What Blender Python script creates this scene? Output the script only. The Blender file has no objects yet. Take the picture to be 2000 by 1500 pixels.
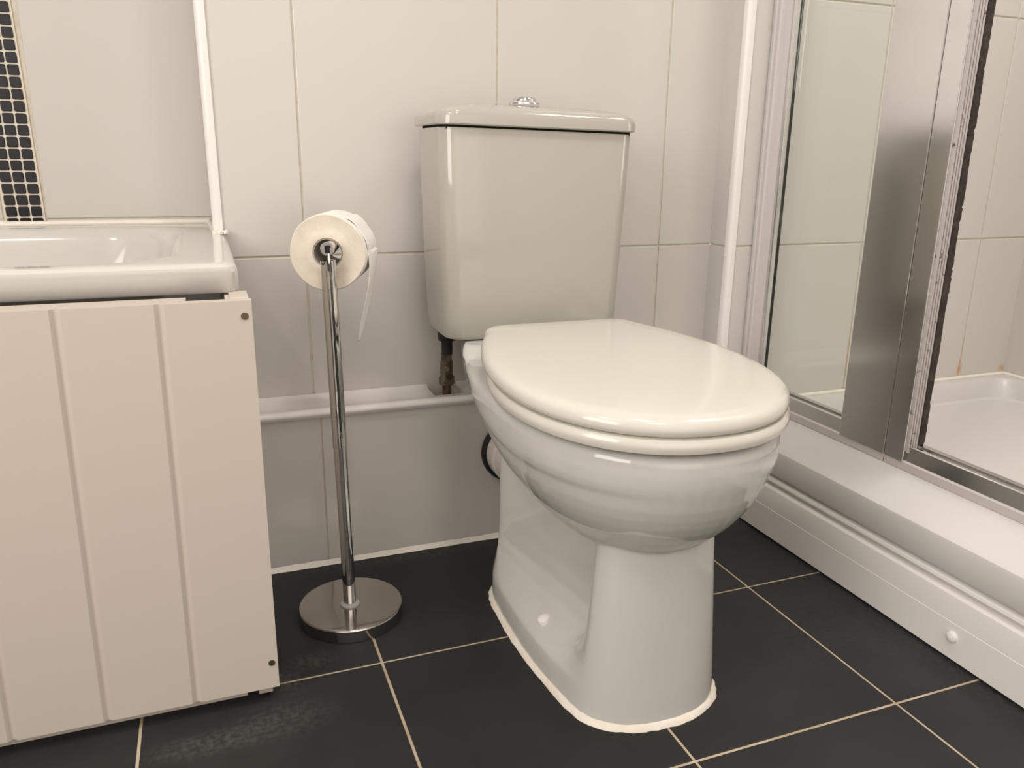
import bpy, bmesh, math, random
from mathutils import Vector, Matrix
random.seed(7)
C = bpy.context.scene
COL = C.collection
# ------------------------------------------------------------------ camera
YAW, PITCH, ROLL = 0.36492, 0.27696, 0.01258
CAM_H = 0.74
fw = Vector((math.sin(YAW)*math.cos(PITCH), math.cos(YAW)*math.cos(PITCH), -math.sin(PITCH)))
rt = Vector((math.cos(YAW), -math.sin(YAW), 0)); up = rt.cross(fw)
r2 = rt*math.cos(ROLL) + up*math.sin(ROLL); u2 = -rt*math.sin(ROLL) + up*math.cos(ROLL)
cam = bpy.data.cameras.new('camera'); cam.sensor_width = 36.0; cam.lens = 1564.8/2000*36
cam.clip_start = 0.02
co = bpy.data.objects.new('camera', cam); COL.objects.link(co)
m = Matrix((r2, u2, -fw)).transposed().to_4x4(); m.translation = Vector((0, 0, CAM_H)); co.matrix_world = m
C.camera = co
# ------------------------------------------------------------------ world, lights, exposure
w = bpy.data.worlds.new('world'); C.world = w; w.use_nodes = True
w.node_tree.nodes['Background'].inputs[0].default_value = (1, .95, .9, 1)
w.node_tree.nodes['Background'].inputs[1].default_value = 0.3
C.view_settings.view_transform = 'Standard'; C.view_settings.look = 'None'
C.view_settings.exposure = 1.0; C.view_settings.gamma = 1; C.view_settings.use_curve_mapping = False
C.cycles.max_bounces = 10; C.cycles.glossy_bounces = 6; C.cycles.diffuse_bounces = 5
C.cycles.transmission_bounces = 8; C.cycles.transparent_max_bounces = 12
def lamp(name, loc, size, power, col=(1, .945, .90), shape='DISK', rot=(0, 0, 0)):
    l = bpy.data.lights.new(name, 'AREA'); l.shape = shape; l.size = size; l.energy = power; l.color = col
    o = bpy.data.objects.new(name, l); COL.objects.link(o); o.location = loc; o.rotation_euler = rot
    return o
lamp('ceiling_light', (0.20, -0.35, 2.33), 0.45, 2.6)
lamp('ceiling_light', (0.35, 0.55, 2.33), 0.20, 3.0)
lamp('ceiling_light', (-0.80, 0.40, 2.33), 0.16, 3.0)
lamp('ceiling_light', (1.45, 0.65, 2.33), 0.60, 8)
front_fill = lamp('front_fill_light', (0.35, -1.27, 1.00), 1.5, 5.0, shape='RECTANGLE', rot=(math.radians(90), 0, math.radians(180)))  # added fill behind the camera, no real source; lifts the low front faces
front_fill.data.size_y = 1.7
side = lamp('side_fill_light', (-1.62, -0.25, 1.50), 1.3, 19, shape='RECTANGLE', rot=(math.radians(90), 0, math.radians(-90)))  # added fill at the left wall, no window there; brightens left-facing surfaces
side.data.size_y = 1.3
# ------------------------------------------------------------------ materials
def mat(name, col, rough=.4, metal=0., coat=0., spec=.5, trans=0., ior=1.45, noise=None, bump=None, emis=None):
    m = bpy.data.materials.new(name); m.use_nodes = True; nt = m.node_tree
    b = nt.nodes['Principled BSDF']
    b.inputs['Base Color'].default_value = (*col, 1); b.inputs['Roughness'].default_value = rough
    b.inputs['Metallic'].default_value = metal; b.inputs['Coat Weight'].default_value = coat
    b.inputs['Coat Roughness'].default_value = .04
    b.inputs['Specular IOR Level'].default_value = spec; b.inputs['IOR'].default_value = ior
    b.inputs['Transmission Weight'].default_value = trans
    tc = nt.nodes.new('ShaderNodeTexCoord')
    if noise:      # (scale, colour2, low, high)
        n = nt.nodes.new('ShaderNodeTexNoise'); n.inputs['Scale'].default_value = noise[0]; n.inputs['Detail'].default_value = 6
        nt.links.new(tc.outputs['Object'], n.inputs['Vector'])
        r = nt.nodes.new('ShaderNodeValToRGB'); r.color_ramp.elements[0].position = noise[2]; r.color_ramp.elements[1].position = noise[3]
        r.color_ramp.elements[0].color = (*col, 1); r.color_ramp.elements[1].color = (*noise[1], 1)
        nt.links.new(n.outputs['Fac'], r.inputs[0]); nt.links.new(r.outputs[0], b.inputs['Base Color'])
    if bump:       # (scale, strength, distance)
        n = nt.nodes.new('ShaderNodeTexNoise'); n.inputs['Scale'].default_value = bump[0]; n.inputs['Detail'].default_value = 5
        nt.links.new(tc.outputs['Object'], n.inputs['Vector'])
        bp = nt.nodes.new('ShaderNodeBump'); bp.inputs['Strength'].default_value = bump[1]; bp.inputs['Distance'].default_value = bump[2]
        nt.links.new(n.outputs['Fac'], bp.inputs['Height']); nt.links.new(bp.outputs[0], b.inputs['Normal'])
    return m
M = {}
M['tile'] = mat('glazed_wall_tile', (.59, .565, .53), .16, bump=(3.0, .06, .01))
M['grout'] = mat('cream_grout', (.62, .56, .47), .8, noise=(60, (.50, .42, .33), .45, .8))
M['ftile'] = mat('charcoal_floor_tile', (.018, .018, .0175), .5, spec=.3, noise=(5, (.028, .0275, .027), .35, .7), bump=(140, .12, .001))
M['fgrout'] = mat('tan_floor_grout', (.42, .33, .23), .85, noise=(30, (.55, .46, .35), .4, .7))
M['mosaic'] = mat('black_mosaic_glass', (.018, .018, .022), .12)
M['mgrout'] = mat('mosaic_grout', (.72, .66, .55), .7)
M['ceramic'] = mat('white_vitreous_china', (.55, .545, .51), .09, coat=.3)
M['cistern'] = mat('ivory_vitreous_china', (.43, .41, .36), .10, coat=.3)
M['seat'] = mat('ivory_thermoset_plastic', (.61, .59, .525), .14, coat=.2)
M['acrylic'] = mat('white_bath_acrylic', (.60, .575, .54), .12, coat=.2)
M['tray'] = mat('white_tray_acrylic', (.62, .60, .58), .3)
M['mdf'] = mat('painted_mdf_panel', (.57, .505, .44), .45, bump=(300, .05, .0005))
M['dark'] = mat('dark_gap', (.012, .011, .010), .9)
M['upvc'] = mat('white_upvc_trim', (.80, .775, .745), .25)
M['silicone'] = mat('white_silicone', (.80, .76, .68), .35, bump=(90, .5, .002))
M['silicone_old'] = mat('cream_silicone', (.78, .70, .60), .4, bump=(120, .6, .002), noise=(25, (.80, .76, .68), .4, .65))
M['chrome'] = mat('chrome', (.70, .69, .68), .05, metal=1)
M['chrome_b'] = mat('satin_chrome_base', (.50, .47, .45), .10, metal=1)
M['alu'] = mat('polished_aluminium', (.70, .69, .68), .18, metal=1)
M['alu_w'] = mat('pale_anodised_frame', (.56, .52, .505), .3)
M['seal'] = mat('stained_grey_seal', (.48, .45, .43), .5, noise=(90, (.12, .09, .08), .62, .68))
M['seal_b'] = mat('brown_mouldy_gasket', (.028, .020, .016), .8, noise=(60, (.06, .045, .035), .45, .75), bump=(150, .8, .002))
M['paper'] = mat('tissue_paper', (.82, .80, .76), .9, bump=(220, .4, .001))
M['paper_side'] = mat('tissue_paper_edge', (.72, .65, .55), .95, noise=(40, (.66, .59, .49), .4, .7), bump=(160, .5, .001))
M['card'] = mat('cardboard_tube', (.42, .38, .33), .8)
M['brass'] = mat('dirty_brass', (.20, .17, .12), .5, metal=.7, noise=(70, (.07, .05, .035), .4, .65), bump=(120, .6, .001))
M['copper'] = mat('tarnished_pipe', (.14, .09, .07), .55, metal=.5, noise=(60, (.05, .035, .03), .4, .65))
M['rubber'] = mat('black_rubber', (.015, .015, .015), .5)
M['pvc'] = mat('white_pvc', (.70, .66, .60), .3)
M['screw'] = mat('dull_screw', (.16, .12, .08), .4, metal=.8)
M['paint'] = mat('white_paint', (.80, .78, .75), .7)
M['door_paint'] = mat('white_door_paint', (.7, .68, .64), .35)
M['plastic'] = mat('clear_plastic_washer', (.80, .80, .80), .15, trans=.5)
M['dust'] = mat('grey_dust', (.32, .31, .29), .95)
g = bpy.data.materials.new('clear_shower_glass'); g.use_nodes = True; nt = g.node_tree
for n in list(nt.nodes): nt.nodes.remove(n)
o_ = nt.nodes.new('ShaderNodeOutputMaterial'); t_ = nt.nodes.new('ShaderNodeBsdfTransparent'); t_.inputs[0].default_value = (.955, .97, .955, 1)
g_ = nt.nodes.new('ShaderNodeBsdfGlossy'); g_.inputs['Roughness'].default_value = .02
lw = nt.nodes.new('ShaderNodeLayerWeight'); lw.inputs[0].default_value = .5; mx = nt.nodes.new('ShaderNodeMixShader')
pw = nt.nodes.new('ShaderNodeMath'); pw.operation = 'POWER'; pw.inputs[1].default_value = 5; nt.links.new(lw.outputs['Facing'], pw.inputs[0])
fr = nt.nodes.new('ShaderNodeMath'); fr.operation = 'MULTIPLY_ADD'; fr.inputs[1].default_value = .9; fr.inputs[2].default_value = .04; nt.links.new(pw.outputs[0], fr.inputs[0])
nt.links.new(fr.outputs[0], mx.inputs[0]); nt.links.new(t_.outputs[0], mx.inputs[1]); nt.links.new(g_.outputs[0], mx.inputs[2]); nt.links.new(mx.outputs[0], o_.inputs[0])
M['glass'] = g
def spots(key, lst, scale=60, lo=.5, hi=.62):
    """stains and dust at fixed places: (centre, radii, colour, amount)"""
    nt = M[key].node_tree; b = nt.nodes['Principled BSDF']; tc = nt.nodes.new('ShaderNodeTexCoord')
    nz = nt.nodes.new('ShaderNodeTexNoise'); nz.inputs['Scale'].default_value = scale; nz.inputs['Detail'].default_value = 8
    nt.links.new(tc.outputs['Object'], nz.inputs['Vector'])
    mr = nt.nodes.new('ShaderNodeMapRange'); mr.inputs[1].default_value = lo; mr.inputs[2].default_value = hi; nt.links.new(nz.outputs['Fac'], mr.inputs[0])
    for c, rad, col, amt in lst:
        mp = nt.nodes.new('ShaderNodeVectorMath'); mp.operation = 'SUBTRACT'; mp.inputs[1].default_value = c; nt.links.new(tc.outputs['Object'], mp.inputs[0])
        dv = nt.nodes.new('ShaderNodeVectorMath'); dv.operation = 'DIVIDE'; dv.inputs[1].default_value = rad; nt.links.new(mp.outputs[0], dv.inputs[0])
        ln = nt.nodes.new('ShaderNodeVectorMath'); ln.operation = 'LENGTH'; nt.links.new(dv.outputs[0], ln.inputs[0])
        f = nt.nodes.new('ShaderNodeMapRange'); f.inputs[1].default_value = 1; f.inputs[2].default_value = .2; f.inputs[3].default_value = 0; f.inputs[4].default_value = amt
        nt.links.new(ln.outputs['Value'], f.inputs[0])
        mu = nt.nodes.new('ShaderNodeMath'); mu.operation = 'MULTIPLY'; nt.links.new(f.outputs[0], mu.inputs[0]); nt.links.new(mr.outputs[0], mu.inputs[1])
        mx = nt.nodes.new('ShaderNodeMix'); mx.data_type = 'RGBA'; nt.links.new(mu.outputs[0], mx.inputs[0]); mx.inputs[7].default_value = (*col, 1)
        old = b.inputs['Base Color'].links
        if old: nt.links.new(old[0].from_socket, mx.inputs[6])
        else: mx.inputs[6].default_value = b.inputs['Base Color'].default_value
        nt.links.new(mx.outputs[2], b.inputs['Base Color'])
dust = (.10, .097, .09)
spots('ftile', [((.045, .97, 0), (.09, .05, .1), dust, .55), ((-.05, .955, 0), (.10, .03, .1), dust, .7), ((.10, 1.09, 0), (.05, .03, .1), dust, .6), ((.06, 1.05, 0), (.03, .04, .1), dust, .6),
                ((1.0, 1.28, 0), (.05, .05, .1), dust, .5), ((.30, 1.36, 0), (.3, .02, .1), dust, .4), ((1.02, .75, 0), (.04, .5, .1), dust, .35), ((.9, .95, 0), (.25, .3, .1), dust, .12)], 130, .38, .75)
spots('fgrout', [((.05, 1.04, 0), (.03, .03, .1), (.25, .12, .03), .9)], 200)
rust = (.60, .30, .14)
M['tile_s'] = M['tile'].copy(); M['tile_s'].name = 'shower_wall_tile'; M['grout_s'] = M['grout'].copy(); M['grout_s'].name = 'shower_grout'
for k_ in ('tile_s', 'grout_s'): spots(k_, [((1.731, 1.41, .245), (.012, .05, .022), rust, .8), ((1.88, 1.41, .232), (.02, .03, .014), rust, .8), ((1.731, 1.41, .29), (.004, .05, .05), rust, .5), ((1.37, 1.41, .30), (.004, .05, .09), rust, .5)], 40, .3, .5)
# ------------------------------------------------------------------ helpers
def obj(name, bm, mats, parent=None, smooth=True, sharp=35, loc=None):
    bmesh.ops.recalc_face_normals(bm, faces=bm.faces)
    me = bpy.data.meshes.new(name); bm.to_mesh(me); bm.free()
    if not isinstance(mats, (list, tuple)): mats = [mats]
    for k in mats: me.materials.append(M[k])
    o = bpy.data.objects.new(name, me); COL.objects.link(o)
    if smooth:
        for p in me.polygons: p.use_smooth = True
        try: me.set_sharp_from_angle(angle=math.radians(sharp))
        except Exception: pass
    if parent: o.parent = parent; o.matrix_parent_inverse = Matrix.Translation(-parent.location)
    return o
def thing(name, label, cat, loc, group=None):
    o = bpy.data.objects.new(name, None); COL.objects.link(o); o.location = loc; o.empty_display_size = .05
    o['label'] = label; o['category'] = cat
    if group: o['group'] = group
    return o
def tag(o, label, cat, group=None):
    o['label'] = label; o['category'] = cat
    if group: o['group'] = group
    return o
def struct(o): o['kind'] = 'structure'; return o
def box(bm, x0, x1, y0, y1, z0, z1, bev=0, seg=2, mi=0):
    vs = [bm.verts.new((x, y, z)) for x in (x0, x1) for y in (y0, y1) for z in (z0, z1)]
    fs = [(0, 1, 3, 2), (4, 6, 7, 5), (0, 4, 5, 1), (2, 3, 7, 6), (0, 2, 6, 4), (1, 5, 7, 3)]
    faces = [bm.faces.new([vs[i] for i in f]) for f in fs]
    for f in faces: f.material_index = mi
    if bev:
        es = list({e for f in faces for e in f.edges})
        r = bmesh.ops.bevel(bm, geom=es, offset=bev, segments=seg, affect='EDGES', profile=.5)
        for f in r['faces']: f.material_index = mi
    return bm
def loft(bm, rings, cap0=True, cap1=True, closed=False, mi=0):
    R = [[bm.verts.new(p) for p in r] for r in rings]
    n = len(R[0])
    pairs = list(zip(R, R[1:])) + ([(R[-1], R[0])] if closed else [])
    for a, b in pairs:
        for i in range(n):
            f = bm.faces.new((a[i], a[(i+1) % n], b[(i+1) % n], b[i])); f.material_index = mi
    if not closed:
        if cap0: bm.faces.new(R[0][::-1]).material_index = mi
        if cap1: bm.faces.new(R[-1]).material_index = mi
    return bm
def circ(c, r, n=48, ax=None, ph=0):
    c = Vector(c); ax = Vector(ax or (0, 0, 1)).normalized()
    a = Vector((1, 0, 0)) if abs(ax.x) < .9 else Vector((0, 1, 0))
    e1 = (a - ax*a.dot(ax)).normalized(); e2 = ax.cross(e1)
    return [c + e1*(r*math.cos(ph+2*math.pi*i/n)) + e2*(r*math.sin(ph+2*math.pi*i/n)) for i in range(n)]
def lathe(bm, c, prof, ax=(0, 0, 1), n=48, cap0=True, cap1=True, mi=0, closed=False):
    c = Vector(c); a = Vector(ax).normalized()
    return loft(bm, [circ(c + a*h, max(r, 1e-4), n, ax) for r, h in prof], cap0, cap1, closed, mi)
def tube(bm, pts, r, n=16, mi=0, rad=None):
    pts = [Vector(p) for p in pts]; rings = []
    for i, p in enumerate(pts):
        d = (pts[min(i+1, len(pts)-1)] - pts[max(i-1, 0)]).normalized()
        rings.append(circ(p, rad[i] if rad else r, n, d))
    return loft(bm, rings, mi=mi)
def extrude_profile(bm, prof, f0, f1, mi=0):
    """prof: list of 2D; f0,f1 map 2D -> 3D at both ends"""
    return loft(bm, [[Vector(f0(p)) for p in prof], [Vector(f1(p)) for p in prof]], mi=mi)
def rrect(cx, cy, hx, hy, r, n=8, z=0):
    """rounded rectangle, r = radius or 4 radii (front-right, back-right, back-left, front-left); front is -y"""
    if not isinstance(r, (list, tuple)): r = (r,)*4
    out = []
    for (sx, sy, a0), rr in zip(((1, -1, -90), (1, 1, 0), (-1, 1, 90), (-1, -1, 180)), r):
        for i in range(n+1):
            a = math.radians(a0 + 90*i/n)
            out.append(Vector((cx + sx*(hx-rr) + rr*math.cos(a), cy + sy*(hy-rr) + rr*math.sin(a), z)))
    return out
def cuts(lo, hi, ref, pitch):
    k = math.ceil((lo-ref)/pitch + 1e-6); out = []
    while ref + k*pitch < hi - 1e-6:
        out.append(ref + k*pitch); k += 1
    return [lo] + out + [hi]
def tiled(name, org, U, V, N, us, vs, gap=.003, bev=.0016, th=.0022, mats=('tile', 'grout'), skip=None, ripple=0.0):
    """slabs with eased edges standing on a bed of grout; org + u*U + v*V, faces toward N"""
    org, U, V, N = Vector(org), Vector(U), Vector(V), Vector(N)
    bm = bmesh.new(); P = lambda u, v, d: org + U*u + V*v + N*d
    def quad(p, mi):
        f = bm.faces.new([bm.verts.new(q) for q in p]); f.material_index = mi; return f
    f = quad([P(us[0], vs[0], -th), P(us[-1], vs[0], -th), P(us[-1], vs[-1], -th), P(us[0], vs[-1], -th)], 1)
    g = gap/2
    for i in range(len(us)-1):
        for j in range(len(vs)-1):
            if skip and skip(i, j): continue
            a0, a1, b0, b1 = us[i]+g, us[i+1]-g, vs[j]+g, vs[j+1]-g
            if i == 0: a0 = us[i] - bev
            if i == len(us)-2: a1 = us[i+1] + bev
            if j == 0: b0 = vs[j] - bev
            if j == len(vs)-2: b1 = vs[j+1] + bev
            rings = []
            d0 = random.uniform(-ripple, ripple)
            for inset, d in ((0, -th), (0, -bev*.8), (bev*.3, -bev*.3), (bev, 0)):
                rings.append([bm.verts.new(P(*q, d + d0)) for q in ((a0+inset, b0+inset), (a1-inset, b0+inset), (a1-inset, b1-inset), (a0+inset, b1-inset))])
            for r0, r1 in zip(rings, rings[1:]):
                for k in range(4): bm.faces.new((r0[k], r0[(k+1) % 4], r1[(k+1) % 4], r1[k]))
            bm.faces.new(rings[-1])
    me = bpy.data.meshes.new(name)
    bmesh.ops.recalc_face_normals(bm, faces=bm.faces)
    for f in bm.faces:
        if len(f.verts) == 4 and abs(f.normal.dot(N)) > .99 and f.normal.dot(N) < 0: f.normal_flip()
    bm.to_mesh(me); bm.free()
    for k in mats: me.materials.append(M[k])
    o = bpy.data.objects.new(name, me); COL.objects.link(o)
    return o
# ------------------------------------------------------------------ key planes (metres)
YW, YB, YS, YA = 1.48, 1.3875, 1.41, 1.72     # toilet wall, pipe boxing face, shower wall, bath alcove wall
XN, XS, XA = 1.018, 1.885, 0.022              # nib corner, shower side wall, alcove corner
XL, YF, ZC = -1.65, -1.3, 2.35
TP, TH, ZG = 0.362, 0.483, 0.5635             # wall tile width, height, a horizontal joint
# ------------------------------------------------------------------ floor
FP = .3325
us = cuts(XL, XN+.08, .1965, FP); vs = cuts(YF, YB, .7125, .3395)
us = sorted(set([XL, XN+.08] + [x for x in [.1965+FP*k for k in range(-6, 5)] if XL < x < XN+.06]))
vs = sorted(set([YF, YB+.01] + [y for y in [1.0510-.3395*k for k in range(0, 8)] if YF < y < YB]))
struct(tiled('floor', (0, 0, 0), (1, 0, 0), (0, 1, 0), (0, 0, 1), us, vs, gap=.0042, bev=.0009, th=.0012, mats=('ftile', 'fgrout')))
# ------------------------------------------------------------------ walls
zs = cuts(0, ZC, ZG, TH)
struct(tiled('wall_back', (0, YW, 0), (1, 0, 0), (0, 0, 1), (0, -1, 0), cuts(XA, XN, .167, TP), cuts(.27, ZC, ZG, TH)))
struct(tiled('wall_boxing', (0, YB, 0), (1, 0, 0), (0, 0, 1), (0, -1, 0), cuts(XA, XN, .166, TP), [0, .29], gap=.002))
struct(tiled('wall_alcove', (0, YA, 0), (1, 0, 0), (0, 0, 1), (0, -1, 0), [XL, -.70, -.339, -.271, XA], cuts(.3, ZC, 1.10, TH), skip=lambda i, j: i == 2))
struct(tiled('wall_alcove_return', (XA, 0, 0), (0, 1, 0), (0, 0, 1), (-1, 0, 0), [YW, YA], cuts(.3, ZC, ZG, TH)))
struct(tiled('wall_nib', (XN, 0, 0), (0, 1, 0), (0, 0, 1), (-1, 0, 0), [YS, YW], cuts(0, ZC, ZG, TH)))
struct(tiled('wall_shower', (0, YS, 0), (1, 0, 0), (0, 0, 1), (0, -1, 0), cuts(XN, XS, 1.370, .361), cuts(0, ZC, ZG+.001, TH), gap=.0032, mats=('tile_s', 'grout_s')))
struct(tiled('wall_right', (XS, 0, 0), (0, 1, 0), (0, 0, 1), (-1, 0, 0), cuts(YF, YS, 1.1, .361), cuts(0, ZC, ZG+.001, TH)))
struct(tiled('wall_left', (XL, 0, 0), (0, 1, 0), (0, 0, 1), (1, 0, 0), cuts(YF, YA, 1.0, TP), cuts(0, ZC, ZG, TH)))
bm = bmesh.new(); box(bm, XL, XS, YF-.05, YF, 0, ZC); struct(obj('wall_front', bm, 'paint', smooth=False))
bm = bmesh.new(); box(bm, XL, XS, YF, YA, ZC, ZC+.05); struct(obj('ceiling', bm, 'paint', smooth=False))
# mosaic border set into the alcove wall
bm = bmesh.new(); x0, x1, z0, z1 = -.3375, -.2725, .3, ZC
box(bm, x0, x1, YA-.0005, YA+.002, z0, z1, mi=1)
px = (x1-x0-.004)/3; nz = int((z1-z0)/px)
for i in range(3):
    for j in range(nz):
        cx = x0+.002+px*(i+.5); cz = z0+px*(j+.5)+.0165; hw = px/2-.0014
        pts = rrect(cx, cz, hw, hw, .0028, n=3)
        loft(bm, [[Vector((p.x, YA-.0004, p.y)) for p in pts], [Vector((p.x, YA-.0018, p.y)) for p in pts],
                  [Vector((cx+(p.x-cx)*.92, YA-.0028, cz+(p.y-cz)*.92)) for p in pts]], cap0=False)
for v in bm.verts: v.co.x -= .0165*(v.co.z-.61)
struct(obj('trim_1', bm, ['mosaic', 'mgrout'], smooth=False))
# corner bead on the alcove corner
bm = bmesh.new()
pr = [(XA+.009, YW-.004), (XA+.009, YW+.001)] + [(XA-.004, YW+.001), (XA-.004, YW+.016)] + [(XA-.007, YW+.016), (XA-.008, YW+.004)] + \
     [(XA+.003+.011*math.cos(a), YW+.006+.011*math.sin(a)) for a in [math.radians(180+90*k/6) for k in range(7)]]
extrude_profile(bm, pr, lambda p: (p[0], p[1], .605), lambda p: (p[0], p[1], ZC))
struct(obj('trim_2', bm, 'upvc'))
# nib corner bead
bm = bmesh.new()
pr = [(XN-.003, YS+.012)] + [(XN+.005+.008*math.cos(a), YS+.005+.008*math.sin(a)) for a in [math.radians(180+90*k/6) for k in range(7)]] + [(XN+.014, YS-.003), (XN+.014, YS+.001), (XN+.001, YS+.001), (XN+.001, YS+.012)]
extrude_profile(bm, pr, lambda p: (p[0], p[1], .0), lambda p: (p[0], p[1], ZC))
struct(obj('trim_3', bm, 'upvc'))
# boxing ledge: white capping with a rounded nosing
bm = bmesh.new()
pr = [(YB-.005, .289), (YB-.008, .293)] + [(YB-.001+.009*math.cos(a), .297+.008*math.sin(a)) for a in [math.radians(190-100*k/6) for k in range(7)]] + \
     [(YB+.012, .303), (YB+.02, .2995), (YW-.012, .299), (YW-.004, .304), (YW, .306), (YW, .288)]
extrude_profile(bm, pr, lambda p: (XA, p[0], p[1]), lambda p: (.385, p[0], p[1]))
pr2 = [(y, z) for y, z in pr if y < YB+.03] + [(YB+.03, .2995), (YB+.03, .288)]
extrude_profile(bm, pr2, lambda p: (.385, p[0], p[1]), lambda p: (.445, p[0], p[1]))
extrude_profile(bm, pr, lambda p: (.445, p[0], p[1]), lambda p: (XN, p[0], p[1]))
struct(obj('trim_4', bm, 'upvc'))
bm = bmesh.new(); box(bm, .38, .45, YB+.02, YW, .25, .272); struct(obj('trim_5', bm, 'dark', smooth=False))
# silicone bead at floor along boxing
bm = bmesh.new()
N = 60; rings = []
for i in range(N+1):
    x = XA + (XN-XA)*i/N; s = .0065 + random.uniform(-.0012, .0012)
    rings.append([Vector((x, YB-.001, -.001)), Vector((x, YB-s-.002, -.001)), Vector((x, YB-s*.65, s*.6)), Vector((x, YB-.001, s+.002))])
loft(bm, rings); struct(obj('trim_6', bm, 'silicone'))
# ------------------------------------------------------------------ toilet
TX = .532
toilet = thing('toilet', 'white close-coupled toilet with closed ivory seat lid, sealed to the black tiled floor', 'toilet', (TX, 1.0, 0))
def egg(yf, yb, hw, yw=None, hwb=None, rb=.03, z=0., n=28, pf=2.15, cx=TX):
    """outline: front half super-ellipse, sides running to a back edge of half width hwb; z may be a function of y"""
    if yw is None: yw = yf + (yb-yf)*.52
    if hwb is None: hwb = hw*.7
    pts = []
    for i in range(n+1):          # left side from wide point round the front to the right
        a = math.pi*(i/n); c, s = math.cos(a), math.sin(a)
        pts.append((-hw*math.copysign(abs(c)**(2/pf), c), yw - (yw-yf)*abs(s)**(2/pf)))
    right = []
    m_ = 16; L = yb - rb - yw
    for i in range(1, m_+1):
        t = i/m_
        right.append((hwb + (hw-hwb)*math.cos(t*math.pi/2)**1.0 if False else hw-(hw-hwb)*(t**2), yw + L*t))
    for i in range(1, 7):
        a = math.radians(90*i/6)
        right.append((hwb - rb + rb*math.cos(a), yb - rb + rb*math.sin(a)))
    full = pts + right + [(-x, y) for x, y in reversed(right)]
    zf = z if callable(z) else (lambda y: z)
    return [Vector((cx+x, y, zf(y))) for x, y in full]
# lid and seat share a tilt: higher at the hinge
tilt = lambda z0: (lambda y: z0 + .0095 + (y-.70)*.034)
YAWS = Matrix.Translation((TX, 1.1, 0)) @ Matrix.Rotation(math.radians(-1.2), 4, 'Z') @ Matrix.Translation((-TX, -1.1, 0))
def eggd(d, z, base=(.706, 1.200, .190, .935, .134, .035)):
    yf, yb, hw, yw, hwb, rb = base
    return egg(yf+d, yb-d, hw-d, yw, hwb-d, max(rb-d*.5, .008), z)
bm = bmesh.new()
L0 = .431
prof = [(.010, 0), (.003, .0012), (.0006, .004), (0, .008), (.001, .0135), (.004, .018), (.010, .0212), (.022, .0232), (.05, .0245), (.09, .0252), (.12, .0254)]
loft(bm, [eggd(d, tilt(L0+z)) for d, z in prof])
bm.transform(YAWS)
obj('seat_lid', bm, 'seat', toilet)
bm = bmesh.new()
S0 = .4085
prof = [(.006, 0), (.001, .0025), (-.001, .008), (-.0005, .014), (.003, .0185), (.009, .0202), (.04, .0202), (.046, .017), (.048, .008), (.044, .001)]
sb = (.704, 1.165, .189, .93, .125, .03)
loft(bm, [eggd(d, (lambda q: (lambda y: S0 + .0115 + q + (y-.70)*.028))(z), sb) for d, z in prof], closed=True)
bm.transform(YAWS)
obj('seat', bm, 'seat', toilet)
for s in (-1, 1):
    bm = bmesh.new(); lathe(bm, (TX+s*.078, 1.205, .409), [(.013, 0), (.013, .03), (.011, .034), (.004, .036)], n=20)
    box(bm, TX+s*.078-.011, TX+s*.078+.011, 1.175, 1.20, .43, .444, .003)
    obj('hinge', bm, 'seat', toilet)
# pan: bowl, deck and pedestal grown together
bm = bmesh.new()
def bowl(z, hw, yf, yb, yw=.95, pf=2.1, hwb=None): return egg(yf, yb, hw, yw, hwb or hw*.8, .03, z, pf=pf)
rings = [bowl(.4155, .172, .724, 1.26), bowl(.4135, .179, .716, 1.26), bowl(.406, .183, .711, 1.26), bowl(.39, .1835, .710, 1.25),
         bowl(.376, .182, .7115, 1.23), bowl(.366, .1790, .714, 1.22), bowl(.360, .1750, .716, 1.22)]
for k in range(1, 15):
    t = 1-(1-k/14)**1.6; q = 1-t**1.35; z = .358-.144*t
    if k == 14: q = .02
    rings.append(bowl(z, .174*q**.5, .95-.2325*q**.40, 1.22-.12*t, pf=2.1+.25*t))
loft(bm, rings)
# deck under the cistern
def deck(z, hf, hb, yf, yb, r=.02):
    pts = []
    for (sx, hw, y, a0) in ((1, hf, yf, -90), (1, hb, yb, 0), (-1, hb, yb, 90), (-1, hf, yf, 180)):
        yy = y + r if y == yf else y - r
        for i in range(7):
            a = math.radians(a0 + 15*i); pts.append(Vector((TX + sx*(hw-r) + r*math.cos(a), yy + r*math.sin(a), z)))
    return pts
loft(bm, [deck(.434, .136, .098, 1.245, 1.376), deck(.431, .141, .103, 1.237, 1.382), deck(.418, .147, .108, 1.222, 1.386), deck(.410, .150, .110, 1.19, 1.386), deck(.37, .149, .108, 1.15, 1.386), deck(.33, .140, .10, 1.12, 1.38), deck(.29, .115, .09, 1.1, 1.35), deck(.25, .09, .08, 1.08, 1.30)])
# pedestal
half_f = [(0, .783), (.035, .786), (.064, .7955), (.088, .812), (.104, .834), (.112, .864), (.1205, .93), (.1245, .99), (.125, 1.05), (.1225, 1.12), (.118, 1.165), (.108, 1.195)]
half_w = [(0, .802), (.030, .803), (.056, .8085), (.0735, .8175), (.0835, .836), (.0830, .856), (.060, .880), (.062, .93), (.077, 1.02), (.094, 1.12), (.102, 1.17), (.097, 1.19)]
def dens(h):
    out = []; P = [(-h[1][0], h[1][1])] + list(h) + [(2*h[-1][0]-h[-2][0], 2*h[-1][1]-h[-2][1])]
    for i in range(1, len(P)-2):
        p0, p1, p2, p3 = P[i-1:i+3]
        for k in range(4):
            t = k/4
            out.append(tuple(.5*(2*b + (c-a)*t + (2*a-5*b+4*c-d)*t*t + (3*b-a-3*c+d)*t**3) for a, b, c, d in zip(p0, p1, p2, p3)))
    return out + [h[-1]]
hf, hwb_ = dens(half_f), dens(half_w)
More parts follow.
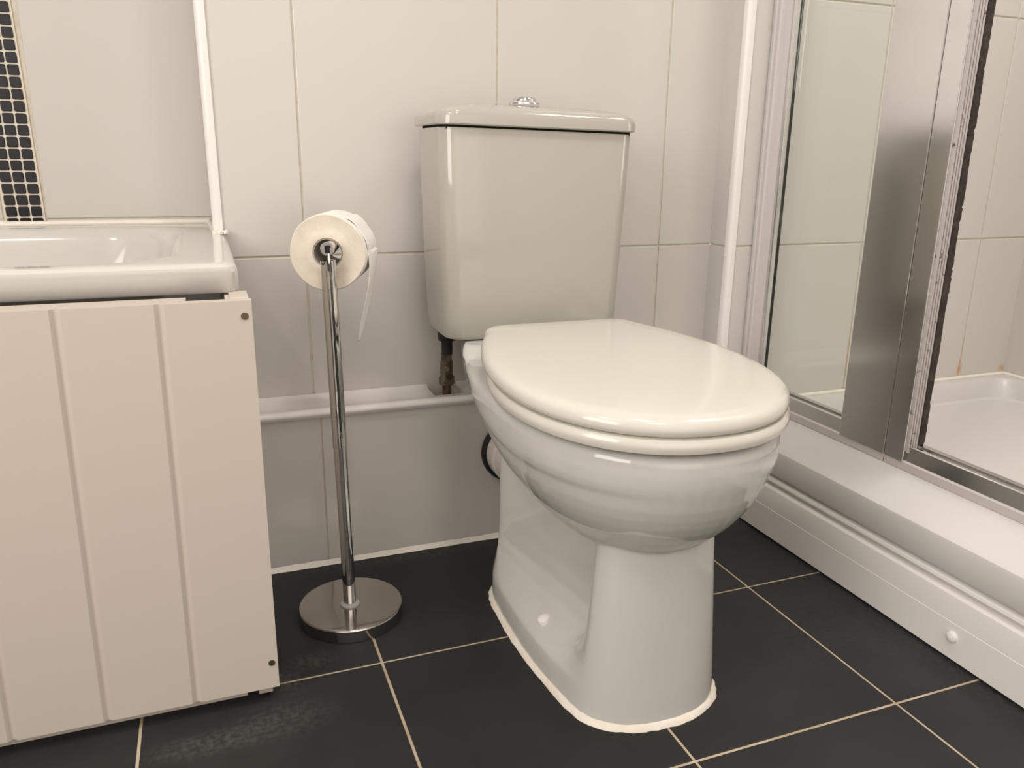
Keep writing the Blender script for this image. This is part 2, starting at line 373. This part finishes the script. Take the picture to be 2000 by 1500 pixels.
def ped(z, t):
    pts = []
    for i, (a, b) in enumerate(zip(hf, hwb_)):
        tf = min(1, z/.26); u = min(1, max(0, (i-17)/7)); tt = tf*(1-u) + t*u
        pts.append((a[0]*(1-tt)+b[0]*tt, a[1]*(1-tt)+b[1]*tt))
    full = pts + [(-x, y) for x, y in reversed(pts[1:])]
    return [Vector((TX + x, y, z)) for x, y in full]
loft(bm, [ped(0, 0), ped(.03, .02), ped(.044, .05), ped(.052, .16), ped(.075, .52), ped(.095, .78), ped(.12, .95), ped(.15, 1), ped(.20, 1), ped(.26, 1), ped(.30, 1)])
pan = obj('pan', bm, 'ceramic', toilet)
rm = pan.modifiers.new('remesh', 'REMESH'); rm.mode = 'VOXEL'; rm.voxel_size = .0028; rm.use_smooth_shade = True
sm = pan.modifiers.new('smooth', 'SMOOTH'); sm.factor = .5; sm.iterations = 5
# cistern
def cis(z, hw, yf, yb, rf=.03, rbk=.02, cx=TX): return rrect(cx, (yf+yb)/2, hw, (yb-yf)/2, (rf, rbk, rbk, rf), 8, z)
bm = bmesh.new()
YC0, YC1 = 1.262, 1.425
loft(bm, [cis(.4345, .144, YC0+.028, YC1-.02), cis(.4352, .152, YC0+.020, YC1-.015), cis(.4385, .158, YC0+.015, YC1-.012), cis(.446, .1615, YC0+.012, YC1-.01), cis(.47, .163, YC0+.011, YC1-.005),
          cis(.60, .167, YC0+.006, YC1), cis(.78, .172, YC0, YC1), cis(.7835, .1715, YC0+.001, YC1-.001), cis(.784, .167, YC0+.006, YC1-.005)])
SAG = Matrix.Translation((TX-.17, 0, .784)) @ Matrix.Rotation(math.radians(1.0), 4, 'Y') @ Matrix.Translation((-TX+.17, 0, -.784))
for v in bm.verts:
    if v.co.z > .6: v.co.z -= (v.co.x-TX+.17)*.017*min(1, (v.co.z-.6)/.15)
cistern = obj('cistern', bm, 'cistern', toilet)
bm = bmesh.new()
def lid_ring(d, z, crown):
    pts = cis(0, .178-d, YC0-.008+d, YC1+.008-d, max(.034-d*.4, .01), max(.024-d*.4, .008))
    for p in pts:
        u = (p.x-TX)/.178; p.z = z + crown*(1-u*u)
    return pts
lr = [lid_ring(.012, .7865, 0), lid_ring(.002, .7870, 0), lid_ring(0, .789, 0), lid_ring(0, .800, .004), lid_ring(.002, .805, .008), lid_ring(.006, .8085, .011),
      lid_ring(.014, .8105, .015), lid_ring(.03, .811, .018), lid_ring(.05, .811, .0195), lid_ring(.07, .811, .020)]
loft(bm, lr); bm.transform(SAG); cl = obj('cistern_lid', bm, 'cistern', toilet)
bm = bmesh.new(); box(bm, TX-.163, TX+.163, YC0+.008, YC1-.008, .781, .7875); bm.transform(SAG); obj('lid_gap', bm, 'dark', toilet, smooth=False)
bm = bmesh.new(); lathe(bm, (TX, 1.352, .828), [(.027, 0), (.027, .003), (.024, .0055), (.021, .006), (.0205, .0085), (.018, .0115), (.010, .013), (.001, .0133)], n=40); bm.transform(SAG)
fb = obj('flush_button', bm, 'chrome', toilet); fb['label'] = 'chrome dome push button on the cistern lid'
# bolt caps
for s in (-1, 1):
    bm = bmesh.new(); ax = Vector((s*.45, 0, 1)).normalized()
    lathe(bm, (TX+s*.0945, .980, .052), [(.0108, -.01), (.0108, .016), (.0095, .0195), (.005, .0215), (.0005, .0217)], ax=ax, n=28)
    obj('bolt_cap', bm, 'upvc', toilet)
# silicone around foot: uneven bead
bm = bmesh.new()
base = [(a, b) for a, b in hf]; loop = base + [(-x, y) for x, y in reversed(base[1:])]
n = len(loop); inn, out_, top = [], [], []
cxy = Vector((0, 1.0))
for i, (x, y) in enumerate(loop):
    a = Vector(loop[(i-1) % n]); b = Vector(loop[(i+1) % n]); t = (b-a).normalized(); nn = Vector((t.y, -t.x))
    if nn.dot(Vector((x, y))-cxy) < 0: nn = -nn
    s = .0062 + random.uniform(-.0011, .0011)
    p = Vector((x, y))
    inn.append(Vector((TX+p.x-nn.x*.003, p.y-nn.y*.003, .0)))
    q = p + nn*s; out_.append(Vector((TX+q.x, q.y, .0))); q2 = p + nn*s*.8; top.append((Vector((TX+q2.x, q2.y, .003)), Vector((TX+p.x+nn.x*s*.35, p.y+nn.y*s*.35, .0062+random.uniform(-.001, .001))), Vector((TX+p.x-nn.x*.003, p.y-nn.y*.003, .009))))
loft(bm, [inn, out_, [t[0] for t in top], [t[1] for t in top], [t[2] for t in top]], closed=True)
sb_ = obj('sealant_bead', bm, 'silicone_old', toilet); sb_['label'] = 'lumpy cream sealant around the foot'
# waste connector behind the pan
bm = bmesh.new(); wy0, wz = 1.19, .185
lathe(bm, (.530, wy0, wz), [(.0475, .10), (.0485, .105), (.052, .108), (.052, .150), (.056, .153), (.056, .1975)], ax=(0, 1, 0), n=40)
wc = obj('pipe_collar', bm, 'pvc'); 
lathe_b = bmesh.new(); lathe(lathe_b, (.530, wy0, wz), [(.061, .184), (.0635, .188), (.0635, .194), (.061, .1972)], ax=(0, 1, 0), n=48)
sg = bmesh.new(); lathe(sg, (.530, 1.17, wz), [(.044, 0), (.044, .115), (.040, .118)], ax=(0, 1, 0), n=40); obj('outlet_spigot', sg, 'ceramic', toilet)
waste = thing('waste_pipe', 'short white waste connector with black rubber ring behind the toilet pan', 'pipe', (.530, 1.38, wz))
wc.parent = waste; wc.matrix_parent_inverse = Matrix.Translation(-waste.location)
rr_ = obj('rubber_ring', lathe_b, 'rubber', waste); rr_['label'] = 'black rubber ring against the tiles'
# supply pipe and valve
sp = thing('supply_pipe', 'tarnished water inlet pipe with a valve under the left of the cistern', 'pipe', (.4105, 1.425, .27))
px_, py_ = .4125, 1.432
bm = bmesh.new(); lathe(bm, (px_, py_, .262), [(.0085, 0), (.0085, .075)], n=20); obj('pipe', bm, 'copper', sp)
bm = bmesh.new(); lathe(bm, (px_, py_, .315), [(.010, 0), (.0155, .002), (.0155, .016), (.013, .018), (.0118, .021), (.0125, .025), (.0125, .045), (.0105, .049), (.0105, .060), (.012, .062)], n=6)
lathe(bm, (px_-.002, py_-.009, .350), [(.0065, 0), (.0065, .006), (.004, .0075)], ax=(-.2, -1, 0), n=16)
obj('valve', bm, 'brass', sp, sharp=25)
bm = bmesh.new(); lathe(bm, (px_, py_-.004, .377), [(.0105, 0), (.0105, .025), (.016, .027), (.017, .03), (.017, .052), (.009, .056)], n=24); obj('tap_connector', bm, 'rubber', sp)
# ------------------------------------------------------------------ toilet roll stand
HX, HY = .174, 1.195
st = thing('toilet_roll_stand', 'freestanding chrome toilet roll stand with round weighted base, left of the toilet', 'stand', (HX, HY, 0))
bm = bmesh.new(); lathe(bm, (HX+.002, HY+.004, 0), [(.083, 0), (.0845, .001), (.0845, .0195), (.0835, .0215), (.081, .0222), (.03, .0224), (.001, .0224)], n=96)
obj('base', bm, 'chrome_b', st, sharp=25)
ptop = Vector((HX-.008, HY, .590)); pbot = Vector((HX, HY, .022)); pd = (ptop-pbot).normalized()
bm = bmesh.new(); lathe(bm, pbot, [(.0155, 0), (.0155, .003), (.0135, .0045), (.011, .0048)], ax=pd, n=32); obj('washer', bm, 'plastic', st)
# split tube: two half tubes with a slot between them facing the room
def split_tube(bm, a, b, R, r, gaps, n=40):
    d = (b-a).normalized()
    e1 = Vector((1, 0, 0)); e1 = (e1-d*e1.dot(d)).normalized(); e2 = d.cross(e1)
    for (t0, t1) in gaps:
        ring = []
        for k in range(n+1):
            t = math.radians(t0+(t1-t0)*k/n); ring.append(e1*(R*math.cos(t))+e2*(R*math.sin(t)))
        for k in range(n+1):
            t = math.radians(t1-(t1-t0)*k/n); ring.append(e1*(r*math.cos(t))+e2*(r*math.sin(t)))
        loft(bm, [[a+p for p in ring], [b+p for p in ring]])
split_z = .30
bm = bmesh.new()
ps = pbot + pd*((split_z-.022)/pd.z)
lathe(bm, pbot, [(.0104, .003), (.0104, (ps-pbot).length), (.0085, (ps-pbot).length+.0002)], ax=pd, n=40)
split_tube(bm, ps, ptop, .0112, .008, [(-74, 74), (106, 254)])
obj('pole', bm, 'chrome', st, sharp=30)
th_ = math.radians(20); ad = Vector((math.sin(th_), math.cos(th_), 0))
arm0 = Vector((ptop.x-.001, HY-.007, .6075)) - ad*.002
bm = bmesh.new(); lathe(bm, arm0, [(.0092, 0), (.0104, .0012), (.0104, .138), (.0092, .140), (.001, .1402)], ax=ad, n=40, cap0=True)
arm = obj('arm', bm, 'chrome', st); arm['label'] = 'horizontal chrome arm through the paper roll'
bm = bmesh.new(); q = arm0 - ad*.0004
box(bm, q.x-.0035, q.x+.0035, q.y-.0012, q.y+.001, q.z-.006, q.z+.005); box(bm, q.x-.0005, q.x+.0065, q.y-.0014, q.y+.001, q.z+.002, q.z+.0055)
obj('slot', bm, 'dark', arm, smooth=False)
bm = bmesh.new(); box(bm, ptop.x-.0012, ptop.x+.0022, HY-.0098, HY+.004, .575, .604, .0008); obj('pivot_tongue', bm, 'chrome', st)
# paper roll
roll = thing('toilet_roll', 'white toilet paper roll hanging on the chrome stand, loose sheet at its right', 'toilet paper', (.18, 1.26, .543))
RC = Vector((.1685, HY+.019, .5985)); RR, RI, RL = .0565, .0215, .100
bm = bmesh.new()
def rollring(r, h, lump=0):
    pts = circ(RC+ad*h, r, 72, ad)
    if lump:
        c = RC+ad*h
        pts = [c+(p-c)*(1+lump*math.sin(3*i*2*math.pi/72+1)+lump*.6*math.sin(7*i*2*math.pi/72)) for i, p in enumerate(pts)]
    return pts
R_ = [rollring(RR, .002, .010), rollring(RR+.0004, .006, .010), rollring(RR+.0002, .05, .009), rollring(RR, .096, .008), rollring(RR-.001, RL, .008)]
loft(bm, R_, False, False)
# slightly dished faces
f_ = [rollring(RR, .002, .010), rollring(RR-.0015, .0004, .010), rollring(.042, .0016), rollring(.031, .0005), rollring(.028, -.001), rollring(RI+.001, -.0004), rollring(RI, .002)]
nb = len(bm.faces); loft(bm, f_, False, False, mi=1)
loft(bm, [rollring(RR-.001, RL, .008), rollring(RI, RL)], False, False, mi=1)
pr_ = obj('paper', bm, ['paper', 'paper_side'], roll, sharp=50)
bm = bmesh.new(); loft(bm, [rollring(RI, 0.001), rollring(RI, RL), rollring(RI-.0012, RL), rollring(RI-.0012, .001)], closed=True); obj('core', bm, 'card', roll)
# loose sheet leaving the top of the roll and hanging at the right
bm = bmesh.new(); e1 = Vector((ad.y, -ad.x, 0)); rows = []
def sheet_pt(s, v):
    ang = math.radians(62) - s
    if ang > 0: 
        rr2 = RR+.0012+.0008*math.sin(9*s+3*v); return RC + ad*v + e1*(rr2*math.cos(ang)) + Vector((0, 0, rr2*math.sin(ang)))
    t = (-ang)*RR
    inward = -.11*t*t/.1 + .0025*math.sin(40*t+20*v)
    return RC + ad*v + e1*(RR+.0012+inward) + Vector((0, 0, -t))
smax = math.radians(62) + .140/RR
NS, NV = 60, 12
for i in range(NS+1):
    s = smax*i/NS; row = []
    tdown = max(0, (s-math.radians(62))*RR)
    for j in range(NV+1):
        v0 = .012 + max(0, (tdown-.05))*.12
        v1 = .097 - max(0, (tdown-.075))*.9 + .002*math.sin(i*1.3)
        row.append(bm.verts.new(sheet_pt(s, v0+(v1-v0)*j/NV)))
    rows.append(row)
for a, b in zip(rows, rows[1:]):
    for j in range(NV): bm.faces.new((a[j], a[j+1], b[j+1], b[j]))
sh = obj('loose_sheet', bm, 'paper', roll); so = sh.modifiers.new('solid', 'SOLIDIFY'); so.thickness = .0005
# ------------------------------------------------------------------ bath
bath = thing('bathtub', 'white bathtub with rounded rim boxed in by a cream tongue-and-groove panel', 'bathtub', (-.7, 1.35, 0))
BX0, BX1, BY0, BY1 = XL+.01, .036, 1.062, YA-.006
def brr(d, z, r, x0=BX0, x1=BX1, y0=BY0, y1=BY1): return rrect((x0+x1)/2, (y0+y1)/2, (x1-x0)/2-d, (y1-y0)/2-d, r, 10, z)
def inner(m, z, r): return rrect((BX0+.07+BX1-.075)/2, (BY0+.055+BY1-.06)/2, (BX1-.075-BX0-.07)/2-m, (BY1-.06-BY0-.055)/2-m, r, 10, z)
bm = bmesh.new()
loft(bm, [brr(.012, .568, .010, y0=BY0+.012), brr(.002, .5685, .014, y0=BY0+.011), brr(0, .571, .016, y0=BY0+.010), brr(0, .596, .016, y0=BY0+.0015), brr(.002, .602, .018), brr(.006, .6055, .02), brr(.014, .6068, .024),
          inner(-.012, .6060, .11), inner(-.004, .6045, .12), inner(.004, .599, .12), inner(.014, .58, .12), inner(.035, .48, .14), inner(.06, .34, .15), inner(.09, .27, .15), inner(.14, .245, .12), inner(.2, .24, .08)], cap0=False)
obj('tub', bm, 'acrylic', bath)
bm = bmesh.new(); tube(bm, [(BX0, YA-.0075, .609), (-.3, YA-.0075, .6095), (.012, YA-.0075, .609)], .0056, 10); tube(bm, [(.012, YA-.0075, .608), (.0145, 1.6, .608), (.018, YW-.010, .609)], .005, 10)
for k in range(7): 
    bm2 = bmesh.ops.create_icosphere(bm, subdivisions=1, radius=.004+.002*random.random(), matrix=Matrix.Translation((.030+random.uniform(-.006, .008), YW-.014+random.uniform(-.006, .006), .609)))
obj('sealant_bead', bm, 'silicone', bath)
# front panel with V grooves
PY = 1.012
bm = bmesh.new()
gx0 = [-.057-.1085*k for k in range(0, 15)]
def panel_outline(z, f):
    xs = []
    pts = [(.0465 if f > .5 else .0445, PY)]
    for k, gx in enumerate(gx0):
        gx = gx - .006*(1-f)
        for dx, dy in ((.0058, 0), (.0042, .0012), (.0015, .0034), (0, .0038), (-.0015, .0034), (-.0042, .0012), (-.0058, 0)): pts.append((gx+dx, PY+dy))
    pts += [(XL+.003, PY), (XL+.003, PY+.0165), (.0465 if f > .5 else .0445, PY+.0165)]
    return [Vector((x, y, z)) for x, y in pts]
loft(bm, [panel_outline(.0235, 0), panel_outline(.568, 1)])
panel = obj('front_panel', bm, 'mdf', bath, sharp=20); panel['label'] = 'cream painted tongue-and-groove bath panel'
for (sx_, sz_) in ((.0375, .549), (.0365, .063)):
    bm = bmesh.new(); lathe(bm, (sx_, PY+.0005, sz_), [(.0044, -.0016), (.0044, -.0010), (.0026, -.0008), (.0003, -.0008)], ax=(0, 1, 0), n=20); obj('screw', bm, 'screw', panel)
bm = bmesh.new(); box(bm, .017, .036, PY+.018, YW-.006, .004, .566, .001); obj('end_panel', bm, 'mdf', bath)
bm = bmesh.new(); box(bm, XL+.003, .002, 1.030, 1.048, .006, .40, .0008); obj('backing_board', bm, 'mdf', bath, smooth=False)
bm = bmesh.new(); box(bm, .014, .027, 1.0295, 1.045, .012, .08, .0008); obj('foot_block', bm, 'mdf', bath, smooth=False)
bm = bmesh.new(); box(bm, XL+.003, .034, 1.0305, 1.05, .5665, .5725); box(bm, -.03, .030, 1.0288, 1.034, .5655, .5728)
bm.free(); bm = bmesh.new(); box(bm, XL+.003, -.028, PY+.0165, PY+.045, .552, .5675); box(bm, .022, .0445, PY+.0165, PY+.07, .545, .5695, .001)
obj('top_batten', bm, 'mdf', bath, smooth=False)
# ------------------------------------------------------------------ shower tray with riser skirting
tray = thing('shower_tray', 'white shower tray raised on moulded plinth skirting, right of the toilet', 'shower tray', (1.45, .6, 0))
TY0, TY1 = -.25, YS-.002
bm = bmesh.new()
# moulded side, swept along y
pr = [(XN+.012, .1335), (XN+.0015, .135), (XN, .139), (XN, .180), (XN+.002, .186), (XN+.008, .1915), (XN+.062, .2225), (XN+.066, .2275), (XN+.069, .2305), (XN+.073, .2305), (XN+.077, .2290), (XN+.098, .2290), (XN+.104, .224), (XN+.108, .21), (XN+.112, .175), (XN+.04, .175), (XN+.04, .1335)]
extrude_profile(bm, pr, lambda p: (p[0], TY0, p[1]), lambda p: (p[0], TY1, p[1]))
# basin
def trr(d, z, r): return rrect((XN+.1+XS-.003)/2, (TY0+TY1)/2, (XS-.003-XN-.1)/2-d, (TY1-TY0)/2-d, r, 8, z)
loft(bm, [trr(0, .17, .005), trr(0, .214, .006), trr(.003, .219, .01), trr(.012, .2205, .02), trr(.022, .218, .03), trr(.028, .208, .04), trr(.036, .175, .05), trr(.05, .163, .055), trr(.08, .160, .06)])
obj('basin', bm, 'tray', tray, sharp=28)
bm = bmesh.new()
pr = [(XN+.02, .0045), (XN-.0003, .0045), (XN-.0003, .0625), (XN+.0003, .0635), (XN+.0005, .100), (XN+.0012, .104), (XN+.004, .1075), (XN+.010, .109), (XN+.012, .1108), (XN+.008, .1125), (XN+.0035, .116), (XN+.002, .120), (XN+.003, .125), (XN+.007, .1285), (XN+.013, .130), (XN+.013, .134), (XN+.02, .134)]
extrude_profile(bm, pr, lambda p: (p[0], TY0, p[1]), lambda p: (p[0], TY1+.03 if p[0] < XN else TY1, p[1]))
skirt = obj('plinth_skirting', bm, 'upvc', tray, sharp=28)
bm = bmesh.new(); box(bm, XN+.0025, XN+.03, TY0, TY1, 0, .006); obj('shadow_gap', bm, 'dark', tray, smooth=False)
bm = bmesh.new(); lathe(bm, (XN, .763, .0413), [(.0092, 0), (.0092, .0025), (.0078, .0055), (.004, .0075), (.0003, .008)], ax=(-1, 0, 0), n=28); obj('screw_cap', bm, 'upvc', skirt)
bm = bmesh.new(); tube(bm, [(XN+.1, YS-.004, .2215), (XS-.004, YS-.004, .2215)], .005, 10); tube(bm, [(XS-.004, YS-.004, .2215), (XS-.004, TY0, .2215)], .005, 10)
obj('sealant_bead', bm, 'silicone', tray)
# ------------------------------------------------------------------ shower enclosure
enc = thing('shower_enclosure', 'sliding shower screen with clear glass and wide polished metal stile on the tray', 'shower screen', (1.1, 1.0, .229))
GX = 1.09; ZT = 2.05
bm = bmesh.new()   # wall channel, ribbed
pr = [(1.0725, YS-.003), (1.072, YS-.010), (1.075, YS-.012), (1.075, YS-.020), (1.079, YS-.022), (1.0805, YS-.026), (1.086, YS-.027), (1.0875, YS-.030), (1.090, YS-.036), (1.100, YS-.039), (1.106, YS-.037), (1.107, YS-.030), (1.107, YS-.003)]
extrude_profile(bm, pr, lambda p: (p[0], p[1], .231), lambda p: (p[0], p[1], ZT))
obj('wall_channel', bm, 'alu_w', enc, sharp=25)
bm = bmesh.new(); box(bm, 1.090, 1.1045, YS-.045, YS-.036, .272, ZT, .002); obj('chrome_edge', bm, 'chrome', enc)
bm = bmesh.new(); box(bm, 1.1035, 1.1075, YS-.0465, YS-.0445, .272, ZT); obj('gasket', bm, 'rubber', enc)
bm = bmesh.new(); box(bm, 1.0995, 1.1055, 1.110, YS-.046, .270, ZT); obj('fixed_glass', bm, 'glass', enc, smooth=False)
bm = bmesh.new()   # bottom rail
pr = [(GX, .231), (GX, .2725), (GX+.0015, .274), (GX+.006, .274), (GX+.0065, .2695), (GX+.018, .2695), (GX+.0185, .274), (GX+.031, .274), (GX+.031, .231)]
extrude_profile(bm, pr, lambda p: (p[0], .0, p[1]), lambda p: (p[0], YS-.028, p[1]))
rail = obj('bottom_rail', bm, 'alu', enc, smooth=False)
bm = bmesh.new(); pr = [(GX-.0002, .231), (GX-.0045, .231), (GX-.0045, .2445), (GX-.0002, .2465)]
extrude_profile(bm, pr, lambda p: (p[0], .0, p[1]), lambda p: (p[0], YS-.028, p[1]))
obj('drip_strip', bm, 'alu_w', rail, smooth=False)
bm = bmesh.new(); box(bm, GX-.006, GX+.012, 1.0035, 1.112, .243, ZT, .0015); obj('fixed_stile', bm, 'alu', enc, smooth=False)
bm = bmesh.new(); box(bm, GX-.006, GX+.012, .962, 1.0022, .243, ZT, .0015); st2 = obj('door_stile', bm, 'alu', enc, smooth=False)
bm = bmesh.new()
for k in range(4): box(bm, GX-.003+.0055*k, GX+.0005+.0055*k, .956, .963, .262, ZT, .0008)
obj('ribbed_seal', bm, 'seal', enc)
bm = bmesh.new(); n = 420; rings = []
for i in range(n+1):
    z = .275 + (ZT-.275)*i/n; e = .0325 + random.uniform(-.0007, .0005) - (.002 if random.random() < .03 else 0) + .0006*math.sin(i*.21)
    rings.append([Vector((GX+.0185, .962, z)), Vector((GX+.0185, .954, z)), Vector((GX+.024, .952, z)), Vector((GX+e-.004, .953, z)), Vector((GX+e, .957, z)), Vector((GX+e-.001, .962, z))])
loft(bm, rings); gk = obj('worn_gasket', bm, 'seal_b', enc, sharp=80); gk['label'] = 'ragged brown gasket down the door edge'
bm = bmesh.new()
for (ya, yb) in ((1.0022, 1.0035),): box(bm, GX-.0045, GX+.01, ya, yb, .232, ZT)
obj('stile_joint', bm, 'dark', enc, smooth=False)
